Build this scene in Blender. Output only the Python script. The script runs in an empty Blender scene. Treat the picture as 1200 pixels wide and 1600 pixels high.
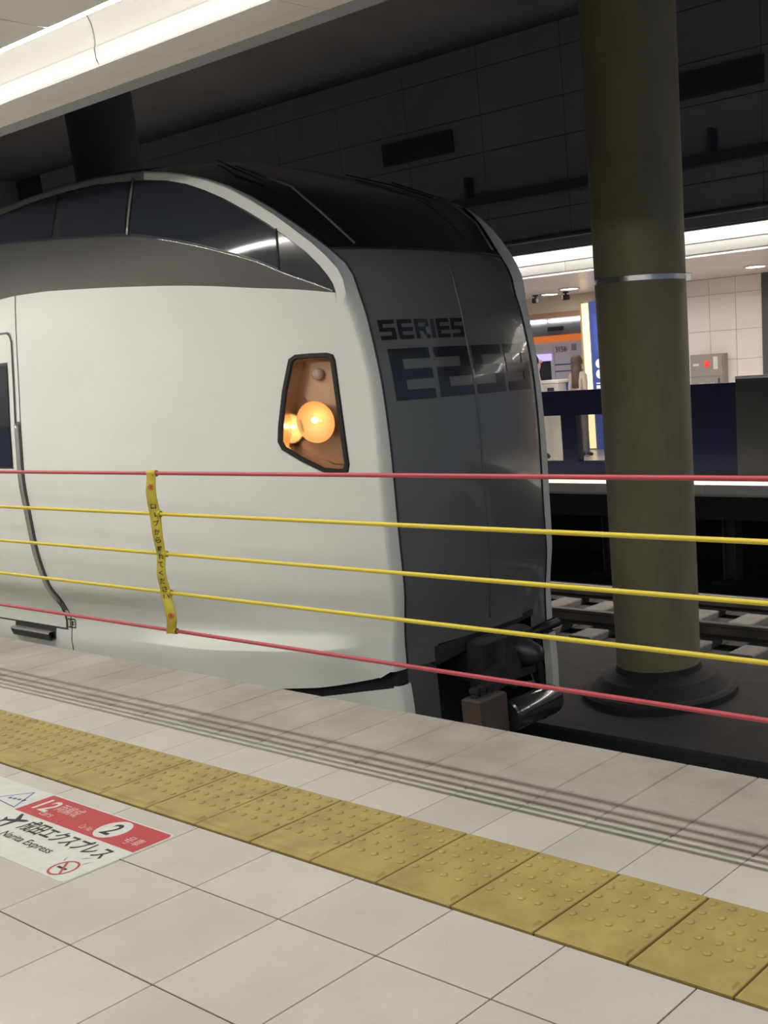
import bpy, bmesh, math, random
from mathutils import Matrix, Vector
random.seed(7)
S = bpy.context.scene
COL = S.collection

# ------------------------------------------------------------------ camera
F, CX, CY = 1748.86, 908.64, 1053.02
cd = bpy.data.cameras.new('camera'); cam = bpy.data.objects.new('camera', cd); COL.objects.link(cam)
cd.sensor_fit = 'VERTICAL'; cd.sensor_height = 36.0; cd.lens = F / 1600 * 36
cd.shift_x = -(CX - 600) / 1600; cd.shift_y = (CY - 800) / 1600
cd.clip_start = .05; cd.clip_end = 200
yaw, pitch, roll = math.radians(37.903), math.radians(-15.5694), math.radians(-3.8706)
cam.matrix_world = (Matrix.Translation((4.9705, -2.3945, 1.4417)) @ Matrix.Rotation(yaw, 4, 'Z')
                    @ Matrix.Rotation(math.pi / 2 + pitch, 4, 'X') @ Matrix.Rotation(roll, 4, 'Z'))
S.camera = cam
# ------------------------------------------------------------------ world, exposure
w = bpy.data.worlds.new('world'); S.world = w; w.use_nodes = True
w.node_tree.nodes['Background'].inputs[0].default_value = (.62, .72, 1.0, 1)
w.node_tree.nodes['Background'].inputs[1].default_value = .22
S.view_settings.view_transform = 'Standard'; S.view_settings.look = 'None'
S.view_settings.exposure = 0.18; S.view_settings.gamma = 1.0
S.view_settings.use_curve_mapping = False
NEAR_LAMP, FILL_LAMP, FAR_LAMP = 88.0, 5.2, 62.0      # radiance of the linear lamps

# ------------------------------------------------------------------ materials
MATS = {}
def mat(name, col, rough=.5, metal=0., spec=.5, coat=0., noise=0., nscale=8., emit=None, estr=0., bump=0., stretch=None, col2=None):
    if name in MATS: return MATS[name]
    m = bpy.data.materials.new(name); m.use_nodes = True
    nt = m.node_tree; b = nt.nodes['Principled BSDF']
    b.inputs['Base Color'].default_value = (*col, 1); b.inputs['Roughness'].default_value = rough
    b.inputs['Metallic'].default_value = metal; b.inputs['Specular IOR Level'].default_value = spec
    b.inputs['Coat Weight'].default_value = coat; b.inputs['Coat Roughness'].default_value = .04
    if emit:
        b.inputs['Emission Color'].default_value = (*emit, 1); b.inputs['Emission Strength'].default_value = estr
    if noise or bump:
        tc = nt.nodes.new('ShaderNodeTexCoord'); mp = nt.nodes.new('ShaderNodeMapping')
        geo = nt.nodes.new('ShaderNodeNewGeometry')
        nt.links.new(geo.outputs['Position'], mp.inputs['Vector'])
        if stretch: mp.inputs['Scale'].default_value = stretch
        n = nt.nodes.new('ShaderNodeTexNoise'); n.inputs['Scale'].default_value = nscale
        n.inputs['Detail'].default_value = 6; n.inputs['Roughness'].default_value = .6
        nt.links.new(mp.outputs['Vector'], n.inputs['Vector'])
        if noise:
            r = nt.nodes.new('ShaderNodeValToRGB')
            c2 = col2 or tuple(max(0, c * (1 - noise)) for c in col)
            r.color_ramp.elements[0].position = .32; r.color_ramp.elements[1].position = .62
            r.color_ramp.elements[0].color = (*c2, 1); r.color_ramp.elements[1].color = (*col, 1)
            nt.links.new(n.outputs['Fac'], r.inputs['Fac']); nt.links.new(r.outputs['Color'], b.inputs['Base Color'])
        if bump:
            bp = nt.nodes.new('ShaderNodeBump'); bp.inputs['Strength'].default_value = bump; bp.inputs['Distance'].default_value = .004
            nt.links.new(n.outputs['Fac'], bp.inputs['Height']); nt.links.new(bp.outputs['Normal'], b.inputs['Normal'])
    MATS[name] = m
    return m
def tile_mat(name, light, dark, rough, stain):
    """polished stone tile: large soft stains, small scuffs, a shade of its own for each tile"""
    m = bpy.data.materials.new(name); m.use_nodes = True; nt = m.node_tree; b = nt.nodes['Principled BSDF']; L = nt.links
    geo = nt.nodes.new('ShaderNodeNewGeometry'); oi = nt.nodes.new('ShaderNodeObjectInfo')
    n1 = nt.nodes.new('ShaderNodeTexNoise'); n1.inputs['Scale'].default_value = 2.2; n1.inputs['Detail'].default_value = 8; n1.inputs['Roughness'].default_value = .65
    n2 = nt.nodes.new('ShaderNodeTexNoise'); n2.inputs['Scale'].default_value = 26; n2.inputs['Detail'].default_value = 4
    for n in (n1, n2): L.new(geo.outputs['Position'], n.inputs['Vector'])
    r1 = nt.nodes.new('ShaderNodeValToRGB'); e = r1.color_ramp.elements
    e[0].position = .3; e[1].position = .68; e[0].color = (*dark, 1); e[1].color = (*light, 1)
    L.new(n1.outputs['Fac'], r1.inputs['Fac'])
    r2 = nt.nodes.new('ShaderNodeValToRGB'); e = r2.color_ramp.elements
    e[0].position = .27; e[1].position = .36; e[0].color = (1 - stain,) * 3 + (1,); e[1].color = (1, 1, 1, 1)
    L.new(n2.outputs['Fac'], r2.inputs['Fac'])
    mx = nt.nodes.new('ShaderNodeMix'); mx.data_type = 'RGBA'; mx.blend_type = 'MULTIPLY'; mx.inputs[0].default_value = 1
    L.new(r1.outputs['Color'], mx.inputs[6]); L.new(r2.outputs['Color'], mx.inputs[7])
    mr = nt.nodes.new('ShaderNodeMapRange'); mr.inputs[3].default_value = .93; mr.inputs[4].default_value = 1.03
    L.new(oi.outputs['Random'], mr.inputs[0])
    m2 = nt.nodes.new('ShaderNodeMix'); m2.data_type = 'RGBA'; m2.blend_type = 'MULTIPLY'; m2.inputs[0].default_value = 1
    L.new(mx.outputs[2], m2.inputs[6]); L.new(mr.outputs[0], m2.inputs[7])
    L.new(m2.outputs[2], b.inputs['Base Color']); b.inputs['Roughness'].default_value = rough
    MATS[name] = m; return m
def glass_mat(name, tint, gloss=.12, rough=.02):
    m = bpy.data.materials.new(name); m.use_nodes = True; nt = m.node_tree; nt.nodes.clear()
    o = nt.nodes.new('ShaderNodeOutputMaterial'); t = nt.nodes.new('ShaderNodeBsdfTransparent'); g = nt.nodes.new('ShaderNodeBsdfGlossy')
    fr = nt.nodes.new('ShaderNodeFresnel'); fr.inputs['IOR'].default_value = 1.45; mx = nt.nodes.new('ShaderNodeMixShader')
    t.inputs['Color'].default_value = (*tint, 1); g.inputs['Roughness'].default_value = rough
    nt.links.new(fr.outputs[0], mx.inputs[0]); nt.links.new(t.outputs[0], mx.inputs[1]); nt.links.new(g.outputs[0], mx.inputs[2])
    nt.links.new(mx.outputs[0], o.inputs[0]); MATS[name] = m; return m
def emis(name, col, s):
    if name in MATS: return MATS[name]
    m = bpy.data.materials.new(name); m.use_nodes = True; nt = m.node_tree; nt.nodes.clear()
    o = nt.nodes.new('ShaderNodeOutputMaterial'); e = nt.nodes.new('ShaderNodeEmission')
    e.inputs[0].default_value = (*col, 1); e.inputs[1].default_value = s; nt.links.new(e.outputs[0], o.inputs[0]); MATS[name] = m; return m

M_tile = tile_mat('floor_tile_stone', (.62, .60, .555), (.53, .515, .475), .33, .10)
M_edge = tile_mat('edge_tile_stone', (.56, .535, .50), (.35, .325, .295), .42, .2)
M_grout = mat('grout', (.035, .032, .03), .9)
M_slab = mat('slab_concrete', (.30, .29, .27), .8, noise=.3)
M_yel = mat('tactile_yellow', (.44, .34, .115), .5, noise=.3, nscale=7, col2=(.34, .26, .085))
M_white = mat('train_white', (.77, .79, .765), .45, noise=.04, nscale=3)
M_shoulder = mat('train_grey_metal', (.065, .063, .058), .5, metal=.3)
M_black = mat('front_gloss_black', (.125, .135, .131), .2, coat=.7)
M_glassd = mat('dark_glass', (.026, .031, .044), .06, spec=.7)
M_letter = mat('letter_blue_black', (.012, .014, .02), .2, coat=.5)
M_rub = mat('black_rubber', (.012, .012, .013), .5)
M_chrome = mat('chrome', (.75, .75, .75), .18, metal=1)
M_steel = mat('brushed_steel', (.42, .41, .40), .35, metal=.8)
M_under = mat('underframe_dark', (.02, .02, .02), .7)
M_coupler = mat('coupler_iron', (.05, .05, .05), .45, metal=.3, noise=.5, nscale=14)
M_brown = mat('coupler_box_brown', (.10, .075, .065), .6, noise=.2)
M_red = mat('rope_red', (.46, .065, .09), .42)
M_ropey = mat('rope_yellow', (.68, .55, .055), .42)
M_strap = mat('strap_yellow', (.56, .47, .05), .6, noise=.15, nscale=40)
M_ink = mat('ink_black', (.015, .015, .015), .6)
M_inkred = mat('ink_red', (.50, .05, .06), .5, noise=.12, nscale=30)
M_inkblue = mat('ink_blue', (.05, .09, .32), .5)
M_stick = mat('sticker_white', (.72, .73, .71), .4, noise=.1, nscale=20)
M_fadew = mat('ink_faded_white', (.74, .52, .50), .5)
M_pill = mat('pillar_paint', (.29, .265, .175), .55, noise=.3, nscale=3.5, col2=(.21, .19, .125), stretch=(1, 1, .4))
M_band = mat('pillar_steel_band', (.6, .6, .6), .3, metal=1)
M_dark = mat('dark_panel', (.33, .345, .37), .65, noise=.12, nscale=1.2)
M_darkj = mat('dark_joint', (.06, .06, .066), .8)
M_pipe = mat('dark_pipe', (.07, .075, .09), .6)
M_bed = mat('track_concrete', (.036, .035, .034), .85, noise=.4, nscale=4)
M_sleep = mat('sleeper_concrete', (.20, .19, .175), .85, noise=.3, nscale=6)
M_rail = mat('rail_steel', (.22, .21, .20), .35, metal=.8)
M_ceil = mat('ceiling_white', (.86, .85, .82), .5, noise=.05, nscale=2)
M_cove = mat('cove_white', (.86, .85, .80), .30, coat=.3)
M_soff = mat('soffit_grey', (.85, .83, .79), .4, noise=.05)
M_farwall = mat('far_wall_panel', (.84, .78, .775), .4)
M_farfloor = mat('far_floor', (.55, .51, .46), .25)
M_navy = mat('fence_navy', (.006, .011, .050), .5)
M_fgrey = mat('fence_grey', (.075, .075, .075), .55)
M_cab = mat('cabinet_steel', (.33, .30, .29), .5, metal=.2)

# ------------------------------------------------------------------ mesh helpers
class MB:
    def __init__(s): s.v = []; s.f = []
    def add(s, vs, fs):
        o = len(s.v); s.v += [tuple(v) for v in vs]; s.f += [tuple(i + o for i in f) for f in fs]; return s
    def box(s, x0, x1, y0, y1, z0, z1, ch=0.):
        if ch:
            a = [(x0, y0, z0), (x1, y0, z0), (x1, y1, z0), (x0, y1, z0), (x0, y0, z1 - ch), (x1, y0, z1 - ch), (x1, y1, z1 - ch), (x0, y1, z1 - ch),
                 (x0 + ch, y0 + ch, z1), (x1 - ch, y0 + ch, z1), (x1 - ch, y1 - ch, z1), (x0 + ch, y1 - ch, z1)]
            f = [(3, 2, 1, 0), (8, 9, 10, 11)]
            for i in range(4):
                j = (i + 1) % 4; f += [(i, j, 4 + j, 4 + i), (4 + i, 4 + j, 8 + j, 8 + i)]
            return s.add(a, f)
        return s.add([(x0, y0, z0), (x1, y0, z0), (x1, y1, z0), (x0, y1, z0), (x0, y0, z1), (x1, y0, z1), (x1, y1, z1), (x0, y1, z1)],
                     [(3, 2, 1, 0), (4, 5, 6, 7), (0, 1, 5, 4), (1, 2, 6, 5), (2, 3, 7, 6), (3, 0, 4, 7)])
    def tube(s, pts, r, n=10, cap=True):
        pts = [Vector(p) for p in pts]; rs = r if isinstance(r, (list, tuple)) else [r] * len(pts)
        vs = []; fs = []; up = None
        for i, p in enumerate(pts):
            t = (pts[min(i + 1, len(pts) - 1)] - pts[max(i - 1, 0)]).normalized()
            if up is None: up = Vector((0, 0, 1)) if abs(t.z) < .9 else Vector((0, 1, 0))
            a = t.cross(up).normalized(); b = a.cross(t).normalized(); up = b
            for k in range(n):
                th = 2 * math.pi * k / n; vs.append(p + (a * math.cos(th) + b * math.sin(th)) * rs[i])
        for i in range(len(pts) - 1):
            for k in range(n):
                k2 = (k + 1) % n; fs.append((i * n + k, i * n + k2, (i + 1) * n + k2, (i + 1) * n + k))
        if cap: fs += [tuple(reversed(range(n))), tuple(range((len(pts) - 1) * n, len(pts) * n))]
        return s.add(vs, fs)
    def lathe(s, prof, n=32, M=None, cap=True):
        vs = []; fs = []
        for r, z in prof:
            for k in range(n):
                th = 2 * math.pi * k / n; v = Vector((r * math.cos(th), r * math.sin(th), z)); vs.append(M @ v if M else v)
        for i in range(len(prof) - 1):
            for k in range(n):
                k2 = (k + 1) % n; fs.append((i * n + k, i * n + k2, (i + 1) * n + k2, (i + 1) * n + k))
        if cap: fs += [tuple(reversed(range(n))), tuple(range((len(prof) - 1) * n, len(prof) * n))]
        return s.add(vs, fs)
    def grid(s, rows):
        n = len(rows[0]); vs = [p for r in rows for p in r]; fs = []
        for i in range(len(rows) - 1):
            for k in range(n - 1): fs.append((i * n + k, i * n + k + 1, (i + 1) * n + k + 1, (i + 1) * n + k))
        return s.add(vs, fs)
    def extr(s, prof, x0, x1):
        """profile of (y,z) points swept along x, closed"""
        n = len(prof); vs = [(x0, y, z) for y, z in prof] + [(x1, y, z) for y, z in prof]
        fs = [(i, (i + 1) % n, n + (i + 1) % n, n + i) for i in range(n)] + [tuple(reversed(range(n))), tuple(range(n, 2 * n))]
        return s.add(vs, fs)
    def prism(s, poly, d0, d1, f):
        """polygon in 2D, extruded between depths d0,d1; f(u,v,d)->xyz"""
        n = len(poly); vs = [f(u, v, d0) for u, v in poly] + [f(u, v, d1) for u, v in poly]
        fs = [(i, (i + 1) % n, n + (i + 1) % n, n + i) for i in range(n)] + [tuple(reversed(range(n))), tuple(range(n, 2 * n))]
        return s.add(vs, fs)
    def mesh(s, name, smooth=False):
        me = bpy.data.meshes.new(name); me.from_pydata(s.v, [], s.f); me.update()
        bm = bmesh.new(); bm.from_mesh(me)
        bmesh.ops.recalc_face_normals(bm, faces=bm.faces)
        bm.to_mesh(me); bm.free()
        if smooth:
            for p in me.polygons: p.use_smooth = True
        return me
    def build(s, name, m, parent=None, smooth=False, angle=None):
        me = s.mesh(name, smooth or angle is not None); me.materials.append(m)
        if angle is not None: me.set_sharp_from_angle(angle=math.radians(angle))
        return link(name, me, parent)
def link(name, me, parent=None, loc=None):
    o = bpy.data.objects.new(name, me); COL.objects.link(o)
    if parent: o.parent = parent
    if loc: o.location = loc
    return o
def empty(name, loc=(0, 0, 0)):
    o = bpy.data.objects.new(name, None); o.empty_display_size = .1; COL.objects.link(o); o.location = loc; return o
def tag(o, label=None, cat=None, group=None, kind=None):
    if label: o['label'] = label
    if cat: o['category'] = cat
    if group: o['group'] = group
    if kind: o['kind'] = kind
    return o
def struct(o): o['kind'] = 'structure'; return o
def text_mesh(name, body, h, m, M, parent=None, width=None, bold=0., shear=0., align='CENTER'):
    """flat lettering; h is the height of a capital-ish glyph, M places the text plane (x right, y up)"""
    c = bpy.data.curves.new(name, 'FONT'); c.body = body; c.size = 1; c.align_x = align; c.align_y = 'CENTER'; c.offset = bold; c.shear = shear
    c.resolution_u = 3
    t = bpy.data.objects.new('tmp', c); COL.objects.link(t); bpy.context.view_layer.update()
    dg = bpy.context.evaluated_depsgraph_get(); me = bpy.data.meshes.new_from_object(t.evaluated_get(dg))
    bpy.data.objects.remove(t); bpy.data.curves.remove(c)
    if len(me.vertices) == 0: return None
    xs = [v.co.x for v in me.vertices]; ys = [v.co.y for v in me.vertices]
    sy = h / (max(ys) - min(ys)); sx = sy if width is None else width / (max(xs) - min(xs))
    ox = (max(xs) + min(xs)) / 2 if align == 'CENTER' else min(xs)
    me.transform(Matrix.Diagonal((sx, sy, 1, 1)) @ Matrix.Translation((-ox, -(max(ys) + min(ys)) / 2, 0)))
    me.transform(M); me.materials.clear(); me.materials.append(m); me.name = name
    return link(name, me, parent)

# ================================================================== NEAR PLATFORM
EDGE = .868; YN = -.407; X0, X1 = -4.6, 7.2
floor = struct(MB().box(-14, 12, -9, EDGE - .004, -.25, -.0045).build('floor', M_grout))
tag(floor, 'pale stone tiled platform floor')
# platform tiles beyond the built-up part
def brick_floor():
    m = bpy.data.materials.new('distant_tiles'); m.use_nodes = True; nt = m.node_tree; b = nt.nodes['Principled BSDF']
    g = nt.nodes.new('ShaderNodeNewGeometry'); t = nt.nodes.new('ShaderNodeTexBrick'); t.offset = 0; t.inputs['Scale'].default_value = 1
    t.inputs['Brick Width'].default_value = .395; t.inputs['Row Height'].default_value = .395; t.inputs['Mortar Size'].default_value = .0015
    t.inputs['Color1'].default_value = (.60, .58, .54, 1); t.inputs['Color2'].default_value = (.57, .55, .51, 1); t.inputs['Mortar'].default_value = (.07, .065, .06, 1)
    nt.links.new(g.outputs['Position'], t.inputs['Vector']); nt.links.new(t.outputs['Color'], b.inputs['Base Color']); b.inputs['Roughness'].default_value = .35
    return m
M_dist = brick_floor()
mb = MB(); mb.box(-14, X0 - .002, -9, EDGE, -.0045, 0); mb.box(X1 + .002, 12, -9, EDGE, -.0045, 0); mb.box(X0, X1, -9, -3.068, -.0045, 0)
mb.build('distant_paving', M_dist, floor)
def pieces(name, me, spots, parent):
    for p in spots: link(name, me, parent, p)
g = .0025
me = MB().box(0, .395, 0, .395, -.02, 0, .0012).mesh('tile')
me = MB().box(g, .395 - g, g, .395 - g, -.02, 0, .0010).mesh('tile'); me.materials.append(M_tile)
me1 = MB().box(g, .395 - g, g, (-.407 + .698) - g, -.02, 0, .0010).mesh('tile'); me1.materials.append(M_tile)
k0 = int((X0 - .9399) / .395); xs = [.9399 + .395 * k for k in range(k0, 16)]
for x in xs:
    link('tile', me1, floor, (x, -.698, 0))
    for r in range(6): link('tile', me, floor, (x, -.698 - .395 * (r + 1), 0))
PG = .2893
mea = MB().box(g * .7, PG - g * .7, g, .2893 - g, -.02, 0, .0008).mesh('edge_tile'); mea.materials.append(M_tile)
meb = MB().box(g * .7, PG - g * .7, g, EDGE - .2893, -.06, 0, .004).mesh('edge_tile'); meb.materials.append(M_edge)
for k in range(int(X0 / PG), int(X1 / PG)):
    link('edge_tile', mea, floor, (k * PG, 0, 0)); link('edge_tile', meb, floor, (k * PG, .2893, 0))
# yellow tactile paving
def tactile_mesh():
    b = MB(); gg = .0042; T = .006
    b.box(gg, .3 - gg, YN + .004, -.003, -.02, T, .0022)
    for i in range(5):
        for j in range(5):
            b.lathe([(.0125, T - .001), (.0115, T + .003), (.0065, T + .006)], 10, Matrix.Translation((.03 + i * .06, -.035 - j * .0585, 0)))
    y0, y1 = -.385, -.345; x0, x1 = .014, .286; z0, z1 = T - .001, T + .0065; c = .006
    b.add([(x0, y0, z0), (x1, y0, z0), (x1, y1, z0), (x0, y1, z0), (x0 + c, y0 + c, z1), (x1 - c, y0 + c, z1), (x1 - c, y1 - c, z1), (x0 + c, y1 - c, z1)],
          [(4, 5, 6, 7), (0, 1, 5, 4), (1, 2, 6, 5), (2, 3, 7, 6), (3, 0, 4, 7)])
    me = b.mesh('tactile_block'); me.materials.append(M_yel); return me
met = tactile_mesh()
for k in range(-15, 24):
    o = link('tactile_block', met, floor, (-.099 + .3 * k, 0, 0)); o.rotation_euler.z = random.uniform(-.003, .003)
struct(MB().box(-14, 12, EDGE - .35, EDGE - .06, -1.35, -.25).build('wall_platform_side', M_slab))

# floor sticker with boarding position
def stickM(x, y, z=.0022, ang=0): return Matrix.Translation((x, y, z)) @ Matrix.Rotation(ang, 4, 'Z')
stk = empty('boarding_sticker', (1.2, -.69, .001)); tag(stk, 'worn white and red boarding-position sticker stuck on the platform tiles', 'floor sticker')
def SP(x, y, z): return (x - 1.2, y + .69, z - .001)
def rrect(x0, x1, y0, y1, r, n=5, corners='abcd'):
    P = []
    for key, cx, cy, a0 in (('a', x1 - r, y1 - r, 0), ('b', x0 + r, y1 - r, 90), ('c', x0 + r, y0 + r, 180), ('d', x1 - r, y0 + r, 270)):
        if key in corners:
            for i in range(n + 1): th = math.radians(a0 + 90 * i / n); P.append((cx + r * math.cos(th), cy + r * math.sin(th)))
        else: P.append((cx + (r if key in 'ad' else -r), cy + (r if key in 'ab' else -r)))
    return P
def flat(name, poly, z0, z1, m, parent=stk):
    return MB().prism(poly, z0, z1, lambda u, v, d: SP(u, v, d)).build(name, m, parent)
flat('sheet', rrect(.50, 1.722, -.892, -.492, .02), .0004, .0012, M_stick)
flat('red_banner', rrect(.945, 1.716, -.648, -.498, .02, corners='a'), .0012, .0016, M_inkred)
STK_M = lambda x, y: Matrix.Translation(SP(x, y, .0021))
text_mesh('lettering', '12', .085, M_stick, STK_M(1.035, -.566), stk, bold=.02)
text_mesh('lettering', '両編成', .058, M_fadew, STK_M(1.16, -.553), stk, width=.14)
text_mesh('lettering', 'cars', .022, M_fadew, STK_M(1.11, -.617), stk)
text_mesh('lettering', 'Car No.', .028, M_fadew, STK_M(1.37, -.610), stk, width=.075)
flat('white_disc', [(1.473 + .066 * math.cos(t * math.pi / 16), -.572 + .066 * math.sin(t * math.pi / 16)) for t in range(32)], .0016, .0019, M_stick)
text_mesh('lettering', '2', .082, M_ink, STK_M(1.473, -.572), stk, bold=.02)
text_mesh('lettering', '号', .048, M_fadew, STK_M(1.612, -.598), stk, width=.04)
text_mesh('lettering', '車', .048, M_fadew, STK_M(1.660, -.594), stk, width=.04)
text_mesh('lettering', '成田エクスプレス', .080, M_ink, STK_M(1.395, -.703), stk, width=.53, bold=.018)
text_mesh('lettering', 'Narita Express', .046, M_ink, STK_M(1.296, -.788), stk, width=.325, bold=.008)
# aircraft mark
pl = [(0, .06), (.008, .045), (.009, .015), (.055, -.012), (.055, -.024), (.009, -.008), (.007, -.042), (.022, -.054), (.022, -.062), (0, -.055)]
pl = pl + [(-x, y) for x, y in reversed(pl[1:-1])]
ca, sa = math.cos(math.radians(-70)), math.sin(math.radians(-70))
flat('aircraft_mark', [(1.058 + x * ca - y * sa, -.703 + x * sa + y * ca) for x, y in pl], .0012, .0019, M_ink)
# no smoking mark
nm = MB()
for i in range(28):
    a, b_ = 2 * math.pi * i / 28, 2 * math.pi * (i + 1) / 28; q = []
    for r_, th in ((.050, a), (.050, b_), (.042, b_), (.042, a)): q.append(SP(1.620 + r_ * math.cos(th), -.832 + r_ * math.sin(th), .0019))
    nm.add(q, [(0, 1, 2, 3)])
nm.add([SP(1.620 + x, -.832 + y, .0020) for x, y in ((-.034, .028), (-.028, .034), (.034, -.028), (.028, -.034))], [(0, 1, 2, 3)])
nm.build('no_smoking_ring', M_inkred, stk)
MB().add([SP(1.620 + x, -.832 + y, .0017) for x, y in ((-.03, -.008), (.022, -.008), (.022, .002), (-.03, .002))], [(0, 1, 2, 3)]).build('cigarette_mark', M_ink, stk)
# warning triangle
tri = MB(); T3 = [(.85, -.502 - .012), (.86, -.628), (.60, -.66)]
T3 = [(.843, -.515), (.926, -.641), (.74, -.627)]
cx_ = sum(p[0] for p in T3) / 3; cy_ = sum(p[1] for p in T3) / 3
inn = [(cx_ + (x - cx_) * .88, cy_ + (y - cy_) * .88) for x, y in T3]
tri.add([SP(x, y, .0018) for x, y in T3 + inn], [(0, 1, 4, 3), (1, 2, 5, 4), (2, 0, 3, 5)]); tri.build('triangle_mark', M_inkblue, stk)
for q_ in range(4): flat('print_dash', [(.80 + .026 * q_ + a, -.602 + .004 * q_ + b) for a, b in ((0, 0), (.016, .002), (.016, .014), (0, .012))], .0012, .0018, M_inkblue)
# scuffs on the sticker
for x, y, a in ((1.62, -.755, .6), (1.66, -.775, 1.2), (1.56, -.79, 2.2)):
    MB().add([SP(x + .02 * math.cos(a), y + .02 * math.sin(a), .0020), SP(x + .006 * math.cos(a + 2), y + .006 * math.sin(a + 2), .0020), SP(x - .02 * math.cos(a), y - .02 * math.sin(a), .0020)], [(0, 1, 2)]).build('scuff', mat('scuff_grey', (.25, .25, .26), .6), stk)

# ------------------------------------------------------------------ near ceiling with cove and linear lamp
COVE = [(-.185, 2.600), (-.17, 2.70), (-.10, 2.735), (.02, 2.735), (.075, 2.715), (.098, 2.675), (.103, 2.630), (.100, 2.605), (.094, 2.597), (.096, 2.560), (.104, 2.545)]
SOFF1 = [(.107, 2.542), (.232, 2.545)]; SOFF2 = [(.236, 2.546), (.312, 2.549)]
def edge_ceiling(fy, xa, xb, seg, off, name, cname):
    """lit trough, edge beam with soffit boards along the platform roof"""
    root = struct(MB().box(xa, xb, fy(.107), fy(.312), 2.566, 2.74).build(name, M_soff))
    x = xa + off
    while x < xb:
        e = min(xb, x + seg); q = .003
        MB().grid([[(xx, fy(y), z) for y, z in COVE] for xx in (x + q, e - q)]).build('cove_panel', M_cove, root, angle=30)
        for pr in (SOFF1, SOFF2):
            (a, za), (b, zb) = pr
            MB().extr([(fy(a), za), (fy(b), zb), (fy(b), zb + .015), (fy(a), za + .015)], x + q / 2 - .55, e - q / 2 - .55).build('soffit_board', M_soff, root)
        x = e
    return root
ec = edge_ceiling(lambda y: y, -12.5, 11, 1.5, .08, 'trim_1', 'cove')
tag(ec, 'white lit cove and soffit along the platform roof edge')
ceil = struct(MB().box(-13, 11, -9, -.262, 2.56, 2.62).build('ceiling', M_darkj)); tag(ceil, 'white panelled platform ceiling')
me = MB().box(.003, 1.497, .003, .897, 0, .02, 0).mesh('ceiling_panel'); me.materials.append(M_ceil)
for i in range(-9, 7):
    for j in range(6): link('ceiling_panel', me, ceil, (1.38 + 1.5 * i, -.243 - .9 * (j + 1), 2.54))
def linear_lamp(name, y, z, xa, xb, wdt, m, parent=None, n=8, hh=.004, flip=1):
    """row of butted fluorescent battens: steel tray and luminous diffuser (open below and towards the cove)"""
    L_ = (xb - xa) / n
    root = empty(name, ((xa + xb) / 2, y, z))
    for i in range(n):
        a = xa + L_ * i - (xa + xb) / 2 + .004; b = a + L_ - .008; w2 = wdt / 2; f = flip
        MB().box(a, b, -w2 - .004, w2 + .004, .004, .02).build('lamp_tray', M_steel, root)
        P = [(-w2 * f, .003), (-w2 * f, -hh * .3), (-w2 * .8 * f, -hh), (w2 * .5 * f, -hh), (w2 * .9 * f, -hh * .7), (w2 * f, .003)]
        MB().grid([[(xx, py, pz) for py, pz in P] for xx in (a, b)]).build('diffuser', m, root)
    return root
tag(linear_lamp('linear_lamp', -.212, 2.556, -12, 10, .030, emis('lamp_near', (1., .968, .90), NEAR_LAMP), hh=.0032), 'bright linear lamp between the ceiling panels and the white cove', 'lamp')
tag(linear_lamp('linear_lamp', -4.2, 2.440, -10, 10, .7, emis('lamp_fill', (1., .968, .90), FILL_LAMP)), 'unseen wide fill lamp added over the middle of the near platform', 'lamp')  # out-of-view lamp row, added as soft fill for floor, ceiling and flank
for o_ in [o for o in S.objects if o.name.startswith('linear_lamp') and abs(o.location.y + 4.2) < .01]:
    for x in (-8, -4, 0, 4, 8): MB().tube([(x, 0, .018), (x, 0, .098)], .012, 8).build('stem', M_steel, o_)
struct(MB().box(-13, 11, .318, .40, 2.552, 5.2).build('wall_fascia', M_dark))
struct(MB().box(-13, 11, -9.1, -9, -.2, 2.6).build('wall_back', mat('back_wall', (.45, .44, .42), .6)))

# ================================================================== TRACKS
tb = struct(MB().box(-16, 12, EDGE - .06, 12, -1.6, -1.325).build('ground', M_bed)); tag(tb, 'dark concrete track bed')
def rail_obj(y, label):
    b = MB(); P = [(-.0635, 0), (.0635, 0), (.0635, .012), (.012, .03), (.010, .105), (.034, .118), (.034, .148), (.026, .153), (-.026, .153), (-.034, .148), (-.034, .118), (-.010, .105), (-.012, .03), (-.0635, .012)]
    b.extr([(y + a, -1.235 + c - .02) for a, c in P], -15, 11.5)
    tag(b.build('rail', M_rail), label, 'rail', 'steel running rails')
YT = 7.43
rail_obj(YT - .5675, 'nearer steel rail of the empty far track behind the pillar')
rail_obj(YT + .5675, 'shiny steel rail of the empty far track beside the far platform')
rail_obj(2.40 - .5675, 'steel rail under the near side of the white train')
rail_obj(2.40 + .5675, 'steel rail under the far side of the white train')
mes = MB().box(-.14, .14, -1.05, 1.05, 0, .069, .012).mesh('sleeper'); mes.materials.append(M_sleep)
for i in range(18):
    o = link('sleeper', mes, None, (-6.2 + .62 * i, YT, -1.325)); tag(o, 'pale concrete sleeper under the rails of the far track', 'sleeper', 'sleepers of the far track')
for i in range(6):
    o = link('sleeper', mes, None, (1.4 + .62 * i, 2.40, -1.325)); tag(o, 'concrete sleeper between the rails in front of the train nose', 'sleeper', 'sleepers of the near track')
# raised concrete walkway between the tracks
tag(struct(MB().box(-16, 12, 3.75, 5.95, -1.325, -1.17, .02).build('trim_2', M_bed)), 'low dark concrete strip between the two tracks')
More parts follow.
